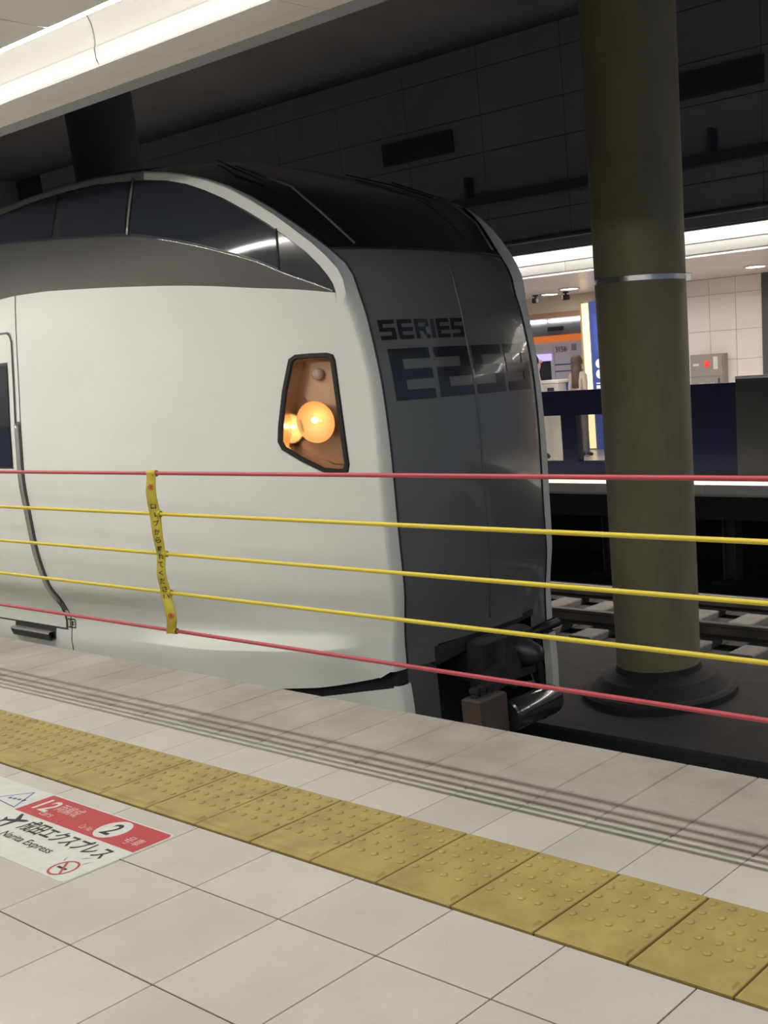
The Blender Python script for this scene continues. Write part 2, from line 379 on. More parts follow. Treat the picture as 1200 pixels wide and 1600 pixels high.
# pillars
def pillar(x, y, label, r=.337, M_pill=M_pill):
    root = empty('pillar', (x, y, -1.17)); tag(root, label, 'pillar', 'round pillars between the tracks')
    MB().lathe([(r, .10), (r, 6.37)], 48).build('shaft', M_pill, root, angle=40)
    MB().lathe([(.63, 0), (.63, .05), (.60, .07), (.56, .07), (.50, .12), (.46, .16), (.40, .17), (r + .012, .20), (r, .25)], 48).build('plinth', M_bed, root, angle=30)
    b = MB().lathe([(r + .001, 3.135), (r + .007, 3.137), (r + .007, 3.172), (r + .001, 3.174)], 48, cap=False)
    bo = b.build('steel_band', M_band, root, angle=30)
    a = math.radians(25); MB().box(-.03, .03, -.02, .035, 3.13, 3.18, .004).build('clamp', M_band, bo).matrix_local = Matrix.Rotation(a - math.pi / 2, 4, 'Z') @ Matrix.Translation((0, r + .005, 0))
    MB().lathe([(r + .0005, 2.02), (r + .0015, 2.022), (r + .0015, 2.032), (r + .0005, 2.034)], 48, cap=False).build('paint_joint', M_pill, root)
    MB().lathe([(r + .0005, 4.58), (r + .0025, 4.582), (r + .0025, 4.60), (r + .0005, 4.602)], 48, cap=False).build('seam_ring', M_pill, root)
    return root
pillar(.123, 4.85, 'thick round olive-brown pillar with a steel band right of the train')
pillar(-6.45, 4.85, 'round pillar rising behind the train cab roof, shade put into its dark colour', M_pill=mat('pillar_shaded', (.075, .08, .095), .6))  # darker bluish copy of the pillar colour: its shade is painted in
# dark roof over the tracks
M_roof = mat('track_roof', (.14, .14, .145), .8, noise=.3, nscale=.6)
tc_ = struct(MB().box(-16, 12, .4, 9.3, 5.2, 5.4).build('ceiling_tracks', M_roof))
# far fascia of panels
FYW = 9.0
wf = struct(MB().box(-24, 9, FYW + .02, FYW + .12, 2.76, 5.2).build('wall_far', M_darkj)); tag(wf, 'dark panelled fascia above the far platform edge')
rowsz = [(2.775, 3.22), (3.23, 3.995), (4.005, 4.415), (4.425, 4.925), (4.935, 5.19)]
for (za, zb) in rowsz:
    me = MB().box(.004, 1.276, 0, .022, za, zb).mesh('panel'); me.materials.append(M_dark)
    for i in range(19): link('panel', me, wf, (-15.3 + .18 + 1.28 * i, FYW, 0))
def tagpipe():
    root = empty('conduit', (-3, FYW - .10, 3.43)); tag(root, 'dark conduit running along the panelled fascia above far platform', 'conduit')
    MB().box(-12, 11, -.05, .05, -.055, .055).build('duct', M_pipe, root)
    for x in (-8.2, -5.4, -2.1, 1.4): MB().box(x - .02, x + .02, -.045, .09, .05, .30).build('hanger', M_pipe, root)
    return root
tagpipe()
tag(MB().tube([(-15, FYW - .05, 2.90), (8, FYW - .05, 2.90)], .03, 10).build('cable_pipe', M_pipe), 'thin dark pipe just above the lit edge of the far roof', 'pipe')
for x, lab in ((-5.97, 'dark rectangular vent in the fascia left of the pillar'), (-1.62, 'dark rectangular vent in the fascia right of the pillar')):
    root = empty('vent', (x, FYW - .01, 4.20)); tag(root, lab, 'vent', 'vents in the fascia')
    MB().box(-.62, .62, -.045, .0, -.13, .13).build('frame', M_pipe, root)
    for k in range(5): MB().box(-.58, .58, -.055, -.046, -.105 + k * .046, -.085 + k * .046).build('louvre', M_darkj, root)

# ================================================================== FAR PLATFORM
FE = 8.85
ff = struct(MB().box(-24, 8, FE + .02, 18, -.16, -.032).build('floor_far', M_farfloor)); tag(ff, 'glossy beige floor of the far platform')
me = MB().box(.003, .597, 0, .48, -.13, -.02, .006).mesh('edge_stone'); me.materials.append(mat('far_edge_white', (.78, .76, .70), .4))
for i in range(30): link('edge_stone', me, ff, (-12 + .6 * i, FE, 0))
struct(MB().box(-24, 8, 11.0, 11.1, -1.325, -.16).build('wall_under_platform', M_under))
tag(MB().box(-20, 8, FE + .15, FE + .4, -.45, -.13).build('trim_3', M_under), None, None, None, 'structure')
for i in range(9):
    root = empty('platform_post', (-9.2 + 1.83 * i, 9.6, -1.325)); tag(root, 'dark steel post holding up the far platform edge', 'post', 'posts under the far platform')
    MB().box(-.09, -.07, -.09, .09, 0, .88).box(.07, .09, -.09, .09, 0, .88).box(-.07, .07, -.01, .01, 0, .88).build('shaft', mat('post_grey', (.09, .09, .095), .6), root)
    MB().box(-.2, .2, -.2, .2, 0, .05, .01).build('foot', M_bed, root)
fe = struct(MB().box(-24, 8, 9.12, 9.36, 2.92, 2.95).build('trim_4', M_soff)); tag(fe, 'white lit cove along the far platform roof edge')
for i in range(16):
    a = -16 + 1.5 * i + .003; b = a + 1.494
    MB().box(a, b, 9.345, 9.36, 2.655, 2.92).build('cove_panel', M_cove, fe); MB().box(a, b, 9.352, 9.37, 2.54, 2.650).build('cove_panel', M_cove, fe)
cf = struct(MB().box(-24, 8, 9.37, 9.45, 2.56, 2.60).box(-24, 8, 9.75, 18, 2.56, 2.60).box(-24, 8, 9.45, 9.75, 2.66, 2.70).build('ceiling_far', M_darkj))
M_fc = mat('far_ceiling', (.62, .56, .53), .35)
for (ya, yb) in ((9.37, 9.45), (9.75, 10.9), (10.9, 12.2), (12.2, 13.5)):
    me = MB().box(.003, 1.497, ya + .003, yb - .003, 0, .02, 0).mesh('ceiling_panel'); me.materials.append(M_fc)
    for i in range(-12, 5): link('ceiling_panel', me, cf, (-.4 + 1.5 * i, 0, 2.54))
tag(linear_lamp('linear_lamp', 9.19, 2.885, -15, 7, .05, emis('cove_far', (1., .97, .90), 17.), hh=.03), 'hidden linear lamp lighting the far roof cove', 'lamp')
tag(linear_lamp('linear_lamp', 9.53, 2.560, -15, 7, .14, emis('lamp_far', (1., .92, .86), FAR_LAMP)), 'recessed linear lamp in the far platform ceiling', 'lamp')
for x, y, lab in ((-6.95, 12.75, 'small glowing ceiling lamp between two dark spotlights above far counter'), (-2.77, 12.0, 'small glowing ceiling lamp right of the thick pillar'), (-6.05, 12.1, 'small glowing ceiling lamp just left of the thick pillar')):
    root = empty('ceiling_lamp', (x, y, 2.54)); tag(root, lab, 'lamp', 'ceiling lamps of the far platform')
    MB().lathe([(.17, 0), (.17, -.012), (.15, -.02), (.13, -.02)], 24, cap=False).build('rim', M_chrome, root)
    MB().lathe([(.001, -.018), (.13, -.018), (.13, -.010), (.001, -.010)], 24, cap=False).build('diffuser', emis('spot_far', (1, .97, .92), 30), root)
for x, y, lab in ((-7.25, 12.75, 'dark ceiling spotlight nearest the train nose above far counter'), (-6.62, 12.75, 'dark ceiling spotlight nearest the pillar above far counter')):
    root = empty('spotlight', (x, y, 2.54)); tag(root, lab, 'spotlight', 'dark spotlights of the far ceiling')
    MB().lathe([(.05, 0), (.05, -.02), (.02, -.022), (.02, -.05)], 16).build('mount', M_rub, root)
    MB().lathe([(.03, -.045), (.06, -.05), (.065, -.12), (.055, -.125), (.05, -.09)], 16).build('head', M_rub, root)
# walls: white panels on the right, an opening on the left
WY = 13.5
wb = struct(MB().box(-6.05, 6, WY + .03, WY + .2, 0, 2.54).build('wall_far_platform', mat('wall_joint', (.35, .31, .30), .7)))
tag(wb, 'white panelled wall of the far platform')
zs = [(0, .44), (.445, .88), (.885, 1.32), (1.325, 1.76), (1.765, 2.30), (2.305, 2.535)]
for za, zb in zs:
    me = MB().box(.003, .462, 0, .03, za, zb).mesh('wall_panel'); me.materials.append(M_farwall)
    for i in range(-4, 8):
        x = -4.397 + .466 * i
        if abs(x + 3.465) < .02: break
        link('wall_panel', me, wb, (x, WY, 0))
MB().box(-3.46, -3.30, WY - .05, WY + .03, 0, 2.54).build('dark_post', M_fgrey, wb)
for za, zb in zs:
    me = MB().box(.003, .462, 0, .03, za, zb).mesh('wall_panel'); me.materials.append(M_farwall)
    for i in range(0, 12): link('wall_panel', me, wb, (-3.29 + .466 * i, WY, 0))
hd = struct(MB().box(-24, -6.06, WY - .05, WY + .15, 2.275, 2.54).build('wall_header', mat('header_beige', (.48, .42, .33), .5)))
MB().box(-24, -6.85, WY - .03, WY + .13, 2.20, 2.275).build('header_trim', mat('header_brown', (.36, .20, .12), .5), hd)
# lit yellow column beside the opening
root = empty('light_column', (-6.70, 13.42, -.032)); tag(root, 'glowing pale yellow light column beside the blue sign', 'light column')
MB().box(-.10, .05, -.03, .03, .02, 2.40).build('diffuser', mat('column_glow', (.9, .8, .5), .5, emit=(1, .82, .42), estr=.95), root)
MB().box(-.13, -.10, -.04, .05, 0, 2.42).box(.05, .062, -.04, .05, 0, 2.42).build('frame', mat('column_frame', (.5, .42, .2), .4, metal=.5), root)
MB().box(-.13, .062, -.05, .06, 0, .02).build('foot', M_steel, root)
# blue sign with white symbols
root = empty('blue_sign', (-6.43, 13.40, -.032)); tag(root, 'tall blue information board with white symbols left of the pillar', 'sign')
MB().box(-.20, .35, -.03, .05, 0, 2.42).build('board', mat('sign_blue', (.04, .075, .30), .4, emit=(.04, .08, .4), estr=.25), root)
MB().box(-.13, .30, -.034, -.03, 1.62, 2.2).build('inner_panel', mat('sign_blue_2', (.05, .09, .36), .4, emit=(.05, .1, .5), estr=.3), root)
M_sw = mat('sign_white', (.85, .86, .9), .4, emit=(.8, .85, 1), estr=.35)
def disc(cx, cz, r, y): return [(cx + r * math.cos(i * math.pi / 10), cz + r * math.sin(i * math.pi / 10)) for i in range(20)]
for cz in (1.42, 1.25): MB().prism(disc(-.05, cz, .075, 0), -.036, -.031, lambda u, v, d: (u, d, v)).build('symbol', M_sw, root)
for cz, h in ((1.10, .02), (1.04, .055), (.955, .05)):
    MB().box(-.13, .05, -.036, -.031, cz - h / 2, cz + h / 2).build('symbol', M_sw, root)
# platform screen fence
def fence(x0, x1, wins, h, m, label, y=9.45, sill=.21, top=.80):
    root = empty('platform_fence', ((x0 + x1) / 2, y, -.02)); tag(root, label, 'fence', 'platform screen fence'); cx = (x0 + x1) / 2
    b = MB()
    if not wins: b.box(x0 - cx, x1 - cx, -.06, .06, 0, h + .02)
    else:
        b.box(x0 - cx, x1 - cx, -.06, .06, 0, sill); b.box(x0 - cx, x1 - cx, -.06, .06, top, h + .02)
        e = x0
        for a, c in wins: b.box(e - cx, a - cx, -.06, .06, sill, top); e = c
        b.box(e - cx, x1 - cx, -.06, .06, sill, top)
    b.build('body', m, root)
    for a, c in wins:
        MB().box(a - cx, c - cx, -.012, -.004, sill, top).build('pane', MATS.get('fence_glass') or glass_mat('fence_glass', (.86, .86, .84)), root)
    return root
fence(-6.3, -4.85, [(-5.95, -5.30)], 1.09, M_navy, 'navy fence panel with a glazed opening hidden mostly behind the train nose')
fence(-4.84, -1.655, [(-4.72, -4.265), (-4.015, -3.35), (-3.1, -2.5)], 1.09, M_navy, 'navy fence panel with glazed openings standing behind the pillar')
g_ = fence(-1.645, 1.2, [], 1.16, M_fgrey, 'plain grey door casing at the end of the navy fence', y=9.42)
MB().box(-1.2, -.1, -.066, -.06, .1, .85).build('inset', M_fgrey, g_); MB().box(-1.42, 1.42, -.075, .065, 1.15, 1.165).build('cap', mat('cap_white', (.7, .68, .64), .4), g_)
# hydrant cabinet
root = empty('hydrant_cabinet', (-4.395, 13.469, .45)); tag(root, 'grey steel hydrant cabinet with a red lamp on the white wall', 'cabinet')
MB().box(-.305, .30, -.10, .03, 0, .972, .006).build('body', M_cab, root)
d_ = MB().box(-.285, .28, -.112, -.10, .03, .62).build('door', M_cab, root)
MB().box(.20, .235, -.125, -.112, .5, .60).build('handle', M_chrome, d_)
MB().box(-.285, .28, -.110, -.10, .64, .95).build('upper_plate', M_cab, root)
mm = Matrix.Translation((.007, -.11, .825)) @ Matrix.Rotation(math.pi / 2, 4, 'X')
MB().lathe([(.05, 0), (.05, .01), (.042, .03), (.02, .045), (.001, .05)], 16, mm, cap=False).build('red_lamp', mat('red_lamp', (.7, .03, .03), .3, emit=(1, .05, .03), estr=.9), root)
MB().box(.12, .20, -.114, -.11, .74, .93).build('white_label', M_stick, root)
MB().box(-.25, -.14, -.114, -.11, .80, .835).build('name_plate', M_stick, root)
text_mesh('lettering', '消火栓', .09, M_stick, Matrix.Translation((.0, -.114, .50)) @ Matrix.Rotation(math.pi / 2, 4, 'X'), root, width=.30)

# further train beyond the opening
root = empty('distant_train', (-10.5, 16.6, -1.1)); tag(root, 'white train with an orange stripe seen through the far opening', 'train')
def DT(name, x0, x1, z0, z1, m, p=0., parent=root, d=.05): return MB().box(x0 + 10.5, x1 + 10.5, -.6 - p, -.6 - p + d, z0 + 1.1, z1 + 1.1).build(name, m, parent)
M_dtw = mat('distant_white', (.78, .76, .88), .35)
DT('side_panel', -9.50, -5, -.1, 1.85, M_dtw); DT('side_panel', -16, -9.51, -.1, 1.85, M_dtw)
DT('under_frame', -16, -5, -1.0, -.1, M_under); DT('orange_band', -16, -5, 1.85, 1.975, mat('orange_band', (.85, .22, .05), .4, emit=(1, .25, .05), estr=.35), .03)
DT('roof', -16, -5, 1.975, 2.50, M_dark, .01); DT('roof_vent', -9.6, -9.2, 2.06, 2.14, M_pipe, .03, d=.02)
for a, b in ((-13, -9.62), (-9.56, -5)): DT('light_strip', a, b, 2.235, 2.275, emis('strip_white', (1, .98, .95), 9), .04, d=.03)
DT('blue_line', -9.50, -5, 1.395, 1.42, M_inkblue, .006, d=.008); DT('blue_line', -9.50, -5, 1.268, 1.29, M_inkblue, .006, d=.008)
DT('window', -10.4, -9.60, .2, 1.49, M_glassd, .006, d=.008); DT('display', -10.4, -9.56, 1.50, 1.63, mat('display_violet', (.4, .35, .9), .4, emit=(.5, .42, 1), estr=1.0), .01, d=.02)
DT('grille', -9.05, -8.93, 1.66, 1.79, mat('grille_grey', (.35, .34, .40), .5), .006, d=.008)
text_mesh('lettering', '3156', .105, M_ink, Matrix.Translation((-9.275 + 10.5, -.655, 1.70 + 1.1)) @ Matrix.Rotation(math.pi / 2, 4, 'X'), root, width=.28)
struct(MB().box(-16.3, -16, -9, 9.02, -1.3, 5.3).build('wall_left', M_dark))
struct(MB().box(-24, 8, 17.6, 17.7, -1.2, 5).build('wall_end', M_dark))
# counter, cone and bin
root = empty('ticket_counter', (-6.58, 12.3, -.032)); tag(root, 'white counter with a small dark screen behind the navy fence', 'counter')
MB().box(-.26, .19, -.2, .3, 0, 1.17, .01).build('body', mat('counter_white', (.66, .64, .60), .5), root)
MB().box(-.28, .21, -.22, .32, 1.17, 1.215, .008).build('top', mat('counter_top', (.8, .78, .72), .4), root)
MB().box(-.03, .10, -.212, -.20, 1.0, 1.10).build('screen', M_glassd, root)
root = empty('bin', (-6.30, 12.45, -.032)); tag(root, 'blue box with a red bottle shape on top beside counter', 'box')
MB().box(-.085, .085, -.15, .15, 0, 1.16, .01).build('body', mat('bin_blue', (.03, .09, .30), .5), root)
MB().lathe([(.05, 1.16), (.05, 1.26), (.02, 1.36), (.015, 1.42), (.001, 1.42)], 14).build('red_top', mat('cone_red', (.6, .12, .12), .5), root)

# people on the far platform
def person(x, y, zrot, hgt, skin, top, leg, hair, longhair, label):
    root = empty('person', (x, y, -.032)); root.rotation_euler.z = zrot; tag(root, label, 'person'); k = hgt / 1.7
    J = {'pel': (0, 0, .95, .145, .105), 'wai': (0, .005, 1.1, .125, .09), 'che': (0, 0, 1.3, .155, .11), 'nek': (0, 0, 1.45, .055, .055), 'jaw': (0, -.02, 1.535, .062, .078), 'hed': (0, -.005, 1.62, .076, .092), 'top': (0, .0, 1.68, .05, .06)}
    E = [('pel', 'wai'), ('wai', 'che'), ('che', 'nek'), ('nek', 'jaw'), ('jaw', 'hed'), ('hed', 'top')]
    for s, n in ((-1, 'l'), (1, 'r')):
        J['sh' + n] = (.17 * s, 0, 1.39, .06, .06); J['el' + n] = (.215 * s, .03, 1.12, .042, .042); J['wr' + n] = (.205 * s, -.08, .9, .028, .026)
        J['pa' + n] = (.20 * s, -.11, .84, .034, .018)
        E += [('che', 'sh' + n), ('sh' + n, 'el' + n), ('el' + n, 'wr' + n), ('wr' + n, 'pa' + n)]
        for q in range(4):
            J['f%d' % q + n] = (.20 * s + (.018 - .012 * q) * s, -.135 - .01 * (q % 3), .79, .009, .009); J['g%d' % q + n] = (.195 * s + (.016 - .012 * q) * s, -.14, .755, .008, .008)
            E += [('pa' + n, 'f%d' % q + n), ('f%d' % q + n, 'g%d' % q + n)]
        J['th' + n] = (.165 * s, -.14, .82, .01, .01); E += [('pa' + n, 'th' + n)]
        J['hp' + n] = (.09 * s, 0, .88, .09, .09); J['kn' + n] = (.10 * s, -.01, .5, .058, .06); J['an' + n] = (.10 * s, .02, .09, .036, .042); J['to' + n] = (.11 * s, -.14, .03, .035, .028)
        E += [('pel', 'hp' + n), ('hp' + n, 'kn' + n), ('kn' + n, 'an' + n), ('an' + n, 'to' + n)]
    names = list(J); me = bpy.data.meshes.new('body'); me.from_pydata([tuple(c * k for c in J[n][:3]) for n in names], [(names.index(a), names.index(b)) for a, b in E], []); me.update()
    o = link('body', me, root); md = o.modifiers.new('skin', 'SKIN'); md.use_smooth_shade = True
    for i, n in enumerate(names): me.skin_vertices[0].data[i].radius = (J[n][3] * k, J[n][4] * k)
    me.skin_vertices[0].data[0].use_root = True
    o.modifiers.new('sub', 'SUBSURF').levels = 1
    bpy.context.view_layer.update(); dg = bpy.context.evaluated_depsgraph_get(); m2 = bpy.data.meshes.new_from_object(o.evaluated_get(dg))
    o.modifiers.clear(); o.data = m2; m2.materials.clear()
    for m in (mat('skin', (.55, .36, .27), .5), top, leg, M_rub): m2.materials.append(m)
    for p in m2.polygons:
        c = p.center / k; p.use_smooth = True
        p.material_index = 3 if c.z < .07 else 2 if c.z < .93 and abs(c.x) < .18 else 0 if (c.z > 1.46 or (c.z < .93)) else 1
    h = MB(); prof = []
    rows = []
    for i in range(9):
        th = math.pi * .62 * i / 8; rows.append([(k * (.098 * math.sin(th) * math.cos(a)), k * (.012 + .112 * math.sin(th) * math.sin(a)), k * (1.62 + .115 * math.cos(th))) for a in [math.radians(-35 + 250 * j / 16) for j in range(17)]])
    h.grid(rows)
    if longhair: h.grid([[(k * .1 * math.cos(a) * (1 + .15 * z), k * (.02 + .10 * math.sin(a)), k * (1.6 - .42 * z)) for a in [math.radians(-15 + 210 * j / 12) for j in range(13)]] for z in (0, .35, .7, 1)])
    ho = h.build('hair', hair, root, smooth=True); ho.modifiers.new('t', 'SOLIDIFY').thickness = .015
    f = MB()
    for s in (-1, 1): f.lathe([(.001, .008), (.007, .004), (.007, -.004), (.001, -.008)], 8, Matrix.Translation((.032 * s * k, -.098 * k, 1.625 * k)), cap=False)
    f.build('eyes', M_ink, root)
    MB().add([(-.012 * k, -.09 * k, 1.585 * k), (.012 * k, -.09 * k, 1.585 * k), (0, -.118 * k, 1.588 * k), (0, -.095 * k, 1.63 * k)], [(0, 1, 2), (0, 2, 3), (1, 3, 2)]).build('nose', MATS['skin'], root)
    MB().box(-.02 * k, .02 * k, -.099 * k, -.09 * k, 1.553 * k, 1.559 * k).build('mouth', mat('lips', (.35, .14, .12), .5), root)
    return root
M_hairb = mat('hair_black', (.012, .011, .011), .5); M_hairbr = mat('hair_brown', (.07, .04, .03), .5)
person(-6.62, 11.85, 2.3, 1.60, None, mat('shirt_white', (.75, .68, .66), .7), mat('trousers_black', (.02, .02, .025), .7), M_hairb, False, 'dark-haired person in a white shirt standing beside the far counter')
person(-6.02, 12.15, 2.9, 1.55, None, mat('coat_beige', (.42, .36, .30), .7), mat('skirt_grey', (.10, .09, .09), .7), M_hairbr, True, 'person with long brown hair standing beside the glowing column')

# ================================================================== THE TRAIN
YC = 2.40
def interp(tab, x):
    n = len(tab)
    if x <= tab[0][0]: return tab[0][1]
    if x >= tab[-1][0]: return tab[-1][1]
    for i in range(n - 1):
        if x <= tab[i + 1][0]: break
    x0, y0 = tab[i]; x1, y1 = tab[i + 1]; h = x1 - x0
    def sl(k):
        if k <= 0 or k >= n - 1:
            j = 0 if k <= 0 else n - 2
            return (tab[j + 1][1] - tab[j][1]) / (tab[j + 1][0] - tab[j][0])
        a = (tab[k][1] - tab[k - 1][1]) / (tab[k][0] - tab[k - 1][0]); b = (tab[k + 1][1] - tab[k][1]) / (tab[k + 1][0] - tab[k][0])
        return 0 if a * b <= 0 else 2 * a * b / (a + b)
    m0, m1 = sl(i), sl(i + 1); t = (x - x0) / h
    return (2 * t**3 - 3 * t**2 + 1) * y0 + (t**3 - 2 * t * t + t) * h * m0 + (-2 * t**3 + 3 * t * t) * y1 + (t**3 - t * t) * h * m1
PROF = [(-1.0, .10), (-.3, .10), (-.05, .10), (.1, .125), (.2, .10), (.35, .03), (.6, 0), (.9, .0), (1.2, .03), (1.5, .075), (1.8, .12), (2.0, .155), (2.3, .23), (2.6, .34)]
def sstep(t): t = min(1, max(0, t)); return t * t * (3 - 2 * t)
def Wd(x, z):
    """half width of the body at x, z: plan taper of the nose, rounded flank, flared skirt"""
    p = 1.43 if x < -1.9 else 1.43 - .69 * ((x + 1.9) / 2.37) ** 1.85
    a = 1 - .72 * sstep((x + 1.4) / 1.8)
    b = .09 * sstep((x + 1.3) / .9) * sstep((.36 - x) / .25) * min(1, max(0, (.10 - z) / .095)) ** 2
    return p - interp(PROF, z) * a + b
train = empty('train', (-.6, YC, -1.08)); tag(train, 'white express train with a glossy black nose standing at the platform', 'train')
def TP(x, y, z): return (x + .6, y - YC, z + 1.08)
def sp(x, z, side, off=0.): return TP(x, YC - side * (Wd(x, z) + off), z)
WT = [(-9, 2.0), (-2.5, 2.008), (-1.92, 2.015), (-1.774, 2.021), (-1.522, 2.021), (-1.192, 2.009), (-.614, 1.976), (-.285, 1.948), (.004, 1.913), (.203, 1.89), (.405, 1.857)]
SILL = [(-9, 2.30), (-2.5, 2.325), (-1.951, 2.323), (-1.605, 2.303), (-1.317, 2.286), (-1.049, 2.267), (-.771, 2.241), (-.563, 2.203), (-.352, 2.153), (-.16, 2.097), (.016, 2.037), (.177, 1.961), (.301, 1.907), (.404, 1.859)]
EB = [(-2.095, 1.077, 2.541), (-1.735, 1.063, 2.566), (-1.438, 1.027, 2.584), (-1.165, .989, 2.596), (-.756, .954, 2.576), (-.577, .94, 2.549), (-.435, .925, 2.52), (-.281, .905, 2.476), (-.14, .879, 2.422), (-.028, .835, 2.358), (.076, .788, 2.284), (.16, .745, 2.215), (.243, .701, 2.143), (.314, .667, 2.078), (.39, .638, 2.003), (.424, .627, 1.941), (.448, .62, 1.846)]
AO = [(-2.019, 2.529), (-1.672, 2.556), (-1.385, 2.574), (-1.112, 2.586), (-.707, 2.567), (-.533, 2.54), (-.393, 2.512), (-.244, 2.468), (-.106, 2.415), (.021, 2.349), (.137, 2.273), (.229, 2.203), (.319, 2.131), (.391, 2.067), (.46, 1.994), (.492, 1.934), (.514, 1.84)]
AI = [(-2.008, 2.499), (-1.664, 2.527), (-1.378, 2.546), (-1.105, 2.551), (-.702, 2.521), (-.529, 2.495), (-.391, 2.462), (-.264, 2.415), (-.145, 2.361), (-.019, 2.289), (.098, 2.213), (.192, 2.137), (.282, 2.059), (.339, 1.993), (.372, 1.944), (.393, 1.902), (.404, 1.861)]
AF = [.8] * 9 + [.76, .72, .68, .64, .6, .55, .5, .42]
AO = [(i[0] + (o[0] - i[0]) * f, i[1] + (o[1] - i[1]) * f) for o, i, f in zip(AO, AI, AF)]
AIx = [(-9, 2.45), (-2.6, 2.47)] + AI
XB = [(-.75, .46), (-.4, .478), (-.15, .495), (.02, .502), (.35, .542), (.56, .543), (1.07, .553), (1.33, .545), (1.72, .487), (1.846, .450), (1.95, .424)]
HB = .62
ZB = [(-9, -.27), (-.68, -.243), (-.037, -.211), (.197, -.202), (.357, -.183), (.526, -.129)]
ZG = [(-2, -.30), (.0, -.27), (.166, -.256), (.293, -.252), (.417, -.241), (.522, -.228)]
XI = .402
def xc(z): return interp(XB, z) - .035
def strip(name, m, xs, bot, top, nz, side, off=0., parent=train, cut=None, angle=60):
    rows = []
    for x in xs:
        b, t = bot(x), top(x); rows.append([sp(x, b + (t - b) * j / nz, side, off) for j in range(nz + 1)])
    return MB().grid(rows).build(name, m, parent, angle=angle)
def lin(a, b, n): return [a + (b - a) * i / n for i in range(n + 1)]
HL = [(.172, 1.553), (.206, 1.573), (.287, 1.574), (.365, 1.571), (.395, 1.559), (.404, 1.53), (.416, 1.264), (.427, 1.001), (.417, .959), (.373, .954), (.294, .965), (.187, 1.028), (.094, 1.092), (.075, 1.136), (.086, 1.218), (.124, 1.396)]
HL = [(x - .028, z) for x, z in HL]
hcx = sum(p[0] for p in HL) / len(HL); hcz = sum(p[1] for p in HL) / len(HL)
def inset(poly, d):
    out = []; n = len(poly)
    for i in range(n):
        p0, p1, p2 = Vector(poly[i - 1]), Vector(poly[i]), Vector(poly[(i + 1) % n])
        e1 = (p1 - p0).normalized(); e2 = (p2 - p1).normalized(); n1 = Vector((-e1.y, e1.x)); n2 = Vector((-e2.y, e2.x))
        b = (n1 + n2); b = b / max(.35, b.length_squared) * 2 if b.length > 1e-6 else n1
        b = (n1 + n2).normalized(); c = max(.5, b.dot(n1)); out.append(tuple(p1 + b * d / c))
    return out
ar = sum(HL[i - 1][0] * HL[i][1] - HL[i][0] * HL[i - 1][1] for i in range(len(HL)))
if ar < 0: HL = HL[::-1]
def inside(poly, x, z):
    c = False
    for i in range(len(poly)):
        (x0, z0), (x1, z1) = poly[i - 1], poly[i]
        if (z0 > z) != (z1 > z) and x < (x1 - x0) * (z - z0) / (z1 - z0) + x0: c = not c
    return c
HOLE = inset(HL, .013)
def side_panel(side):
    # nose flank with the headlight opening cut out
    xs = lin(-1.742, -.02, 90)[:-1] + lin(-.02, XI, 84); nx = len(xs) - 1; b = MB(); rows = []
    ZL = lin(-.25, -.04, 7) + lin(-.03, .13, 40) + lin(.15, .98, 40)[:-1] + lin(.98, 1.76, 150) + lin(1.77, 2.02, 14); nz = len(ZL) - 1
    for x in xs:
        lo, hi = interp(ZB, x), interp(WT, x); rows.append([(x, lo + (hi - lo) * (zz + .25) / 2.27) for zz in ZL])
    vs = [sp(x, z, side) for r in rows for x, z in r]; fs = []
    for i in range(nx):
        for j in range(nz):
            cs = (rows[i][j], rows[i + 1][j], rows[i + 1][j + 1], rows[i][j + 1])
            if all(inside(HOLE, *c) for c in cs): continue
            q = [i * (nz + 1) + j, (i + 1) * (nz + 1) + j, (i + 1) * (nz + 1) + j + 1, i * (nz + 1) + j + 1]; fs.append(q)
    b.add(vs, fs); b.build('side_panel', M_white, train, angle=60)
def arch_pts():
    o = []; i_ = []
    for z in lin(-.142, 1.80, 40):
        o.append((xc(z), z)); zi = z if z > -.10 else z - .036 * (1 - (z + .142) / .042)
        i_.append((XI, zi))
    for a, c in zip(reversed(AO), reversed(AI)): o.append(a); i_.append(c)
    return o, i_
OUT, INN = arch_pts()
def edge_black(k, side):
    """boundary of the black centre next to outer point k of the white frame"""
    x, z = OUT[k]
    if k <= 40: return (interp(XB, z), HB, z)
    return EB[len(EB) - 1 - (k - 41)]
def frame_band(side):
    nW = 8; b = MB(); rows = []
    for k in range(len(OUT)):
        r = []
        for j in range(nW + 1):
            t = j / nW; x = INN[k][0] + (OUT[k][0] - INN[k][0]) * t; z = INN[k][1] + (OUT[k][1] - INN[k][1]) * t
            r.append(sp(x, z, side))
        ex, eh, ez = edge_black(k, side); x, z = OUT[k]; h0 = Wd(x, z)
        # rounded lip turning onto the front
        for c, s_ in ((.40, .05), (.66, .16), (.84, .38), (.94, .68), (1., 1.)):
            r.append(TP(x + (ex - x) * c, YC - side * (h0 + (eh - h0) * s_), z + (ez - z) * c))
        rows.append(r)
    n = len(rows); ksp = n - 5
    MB().grid(rows[:n - 4]).build('arch_frame', M_white, train, angle=75)
    MB().grid(rows[n - 5:]).build('roof_edge', mat('roof_edge_grey', (.26, .25, .24), .45, metal=.3), train, angle=75)
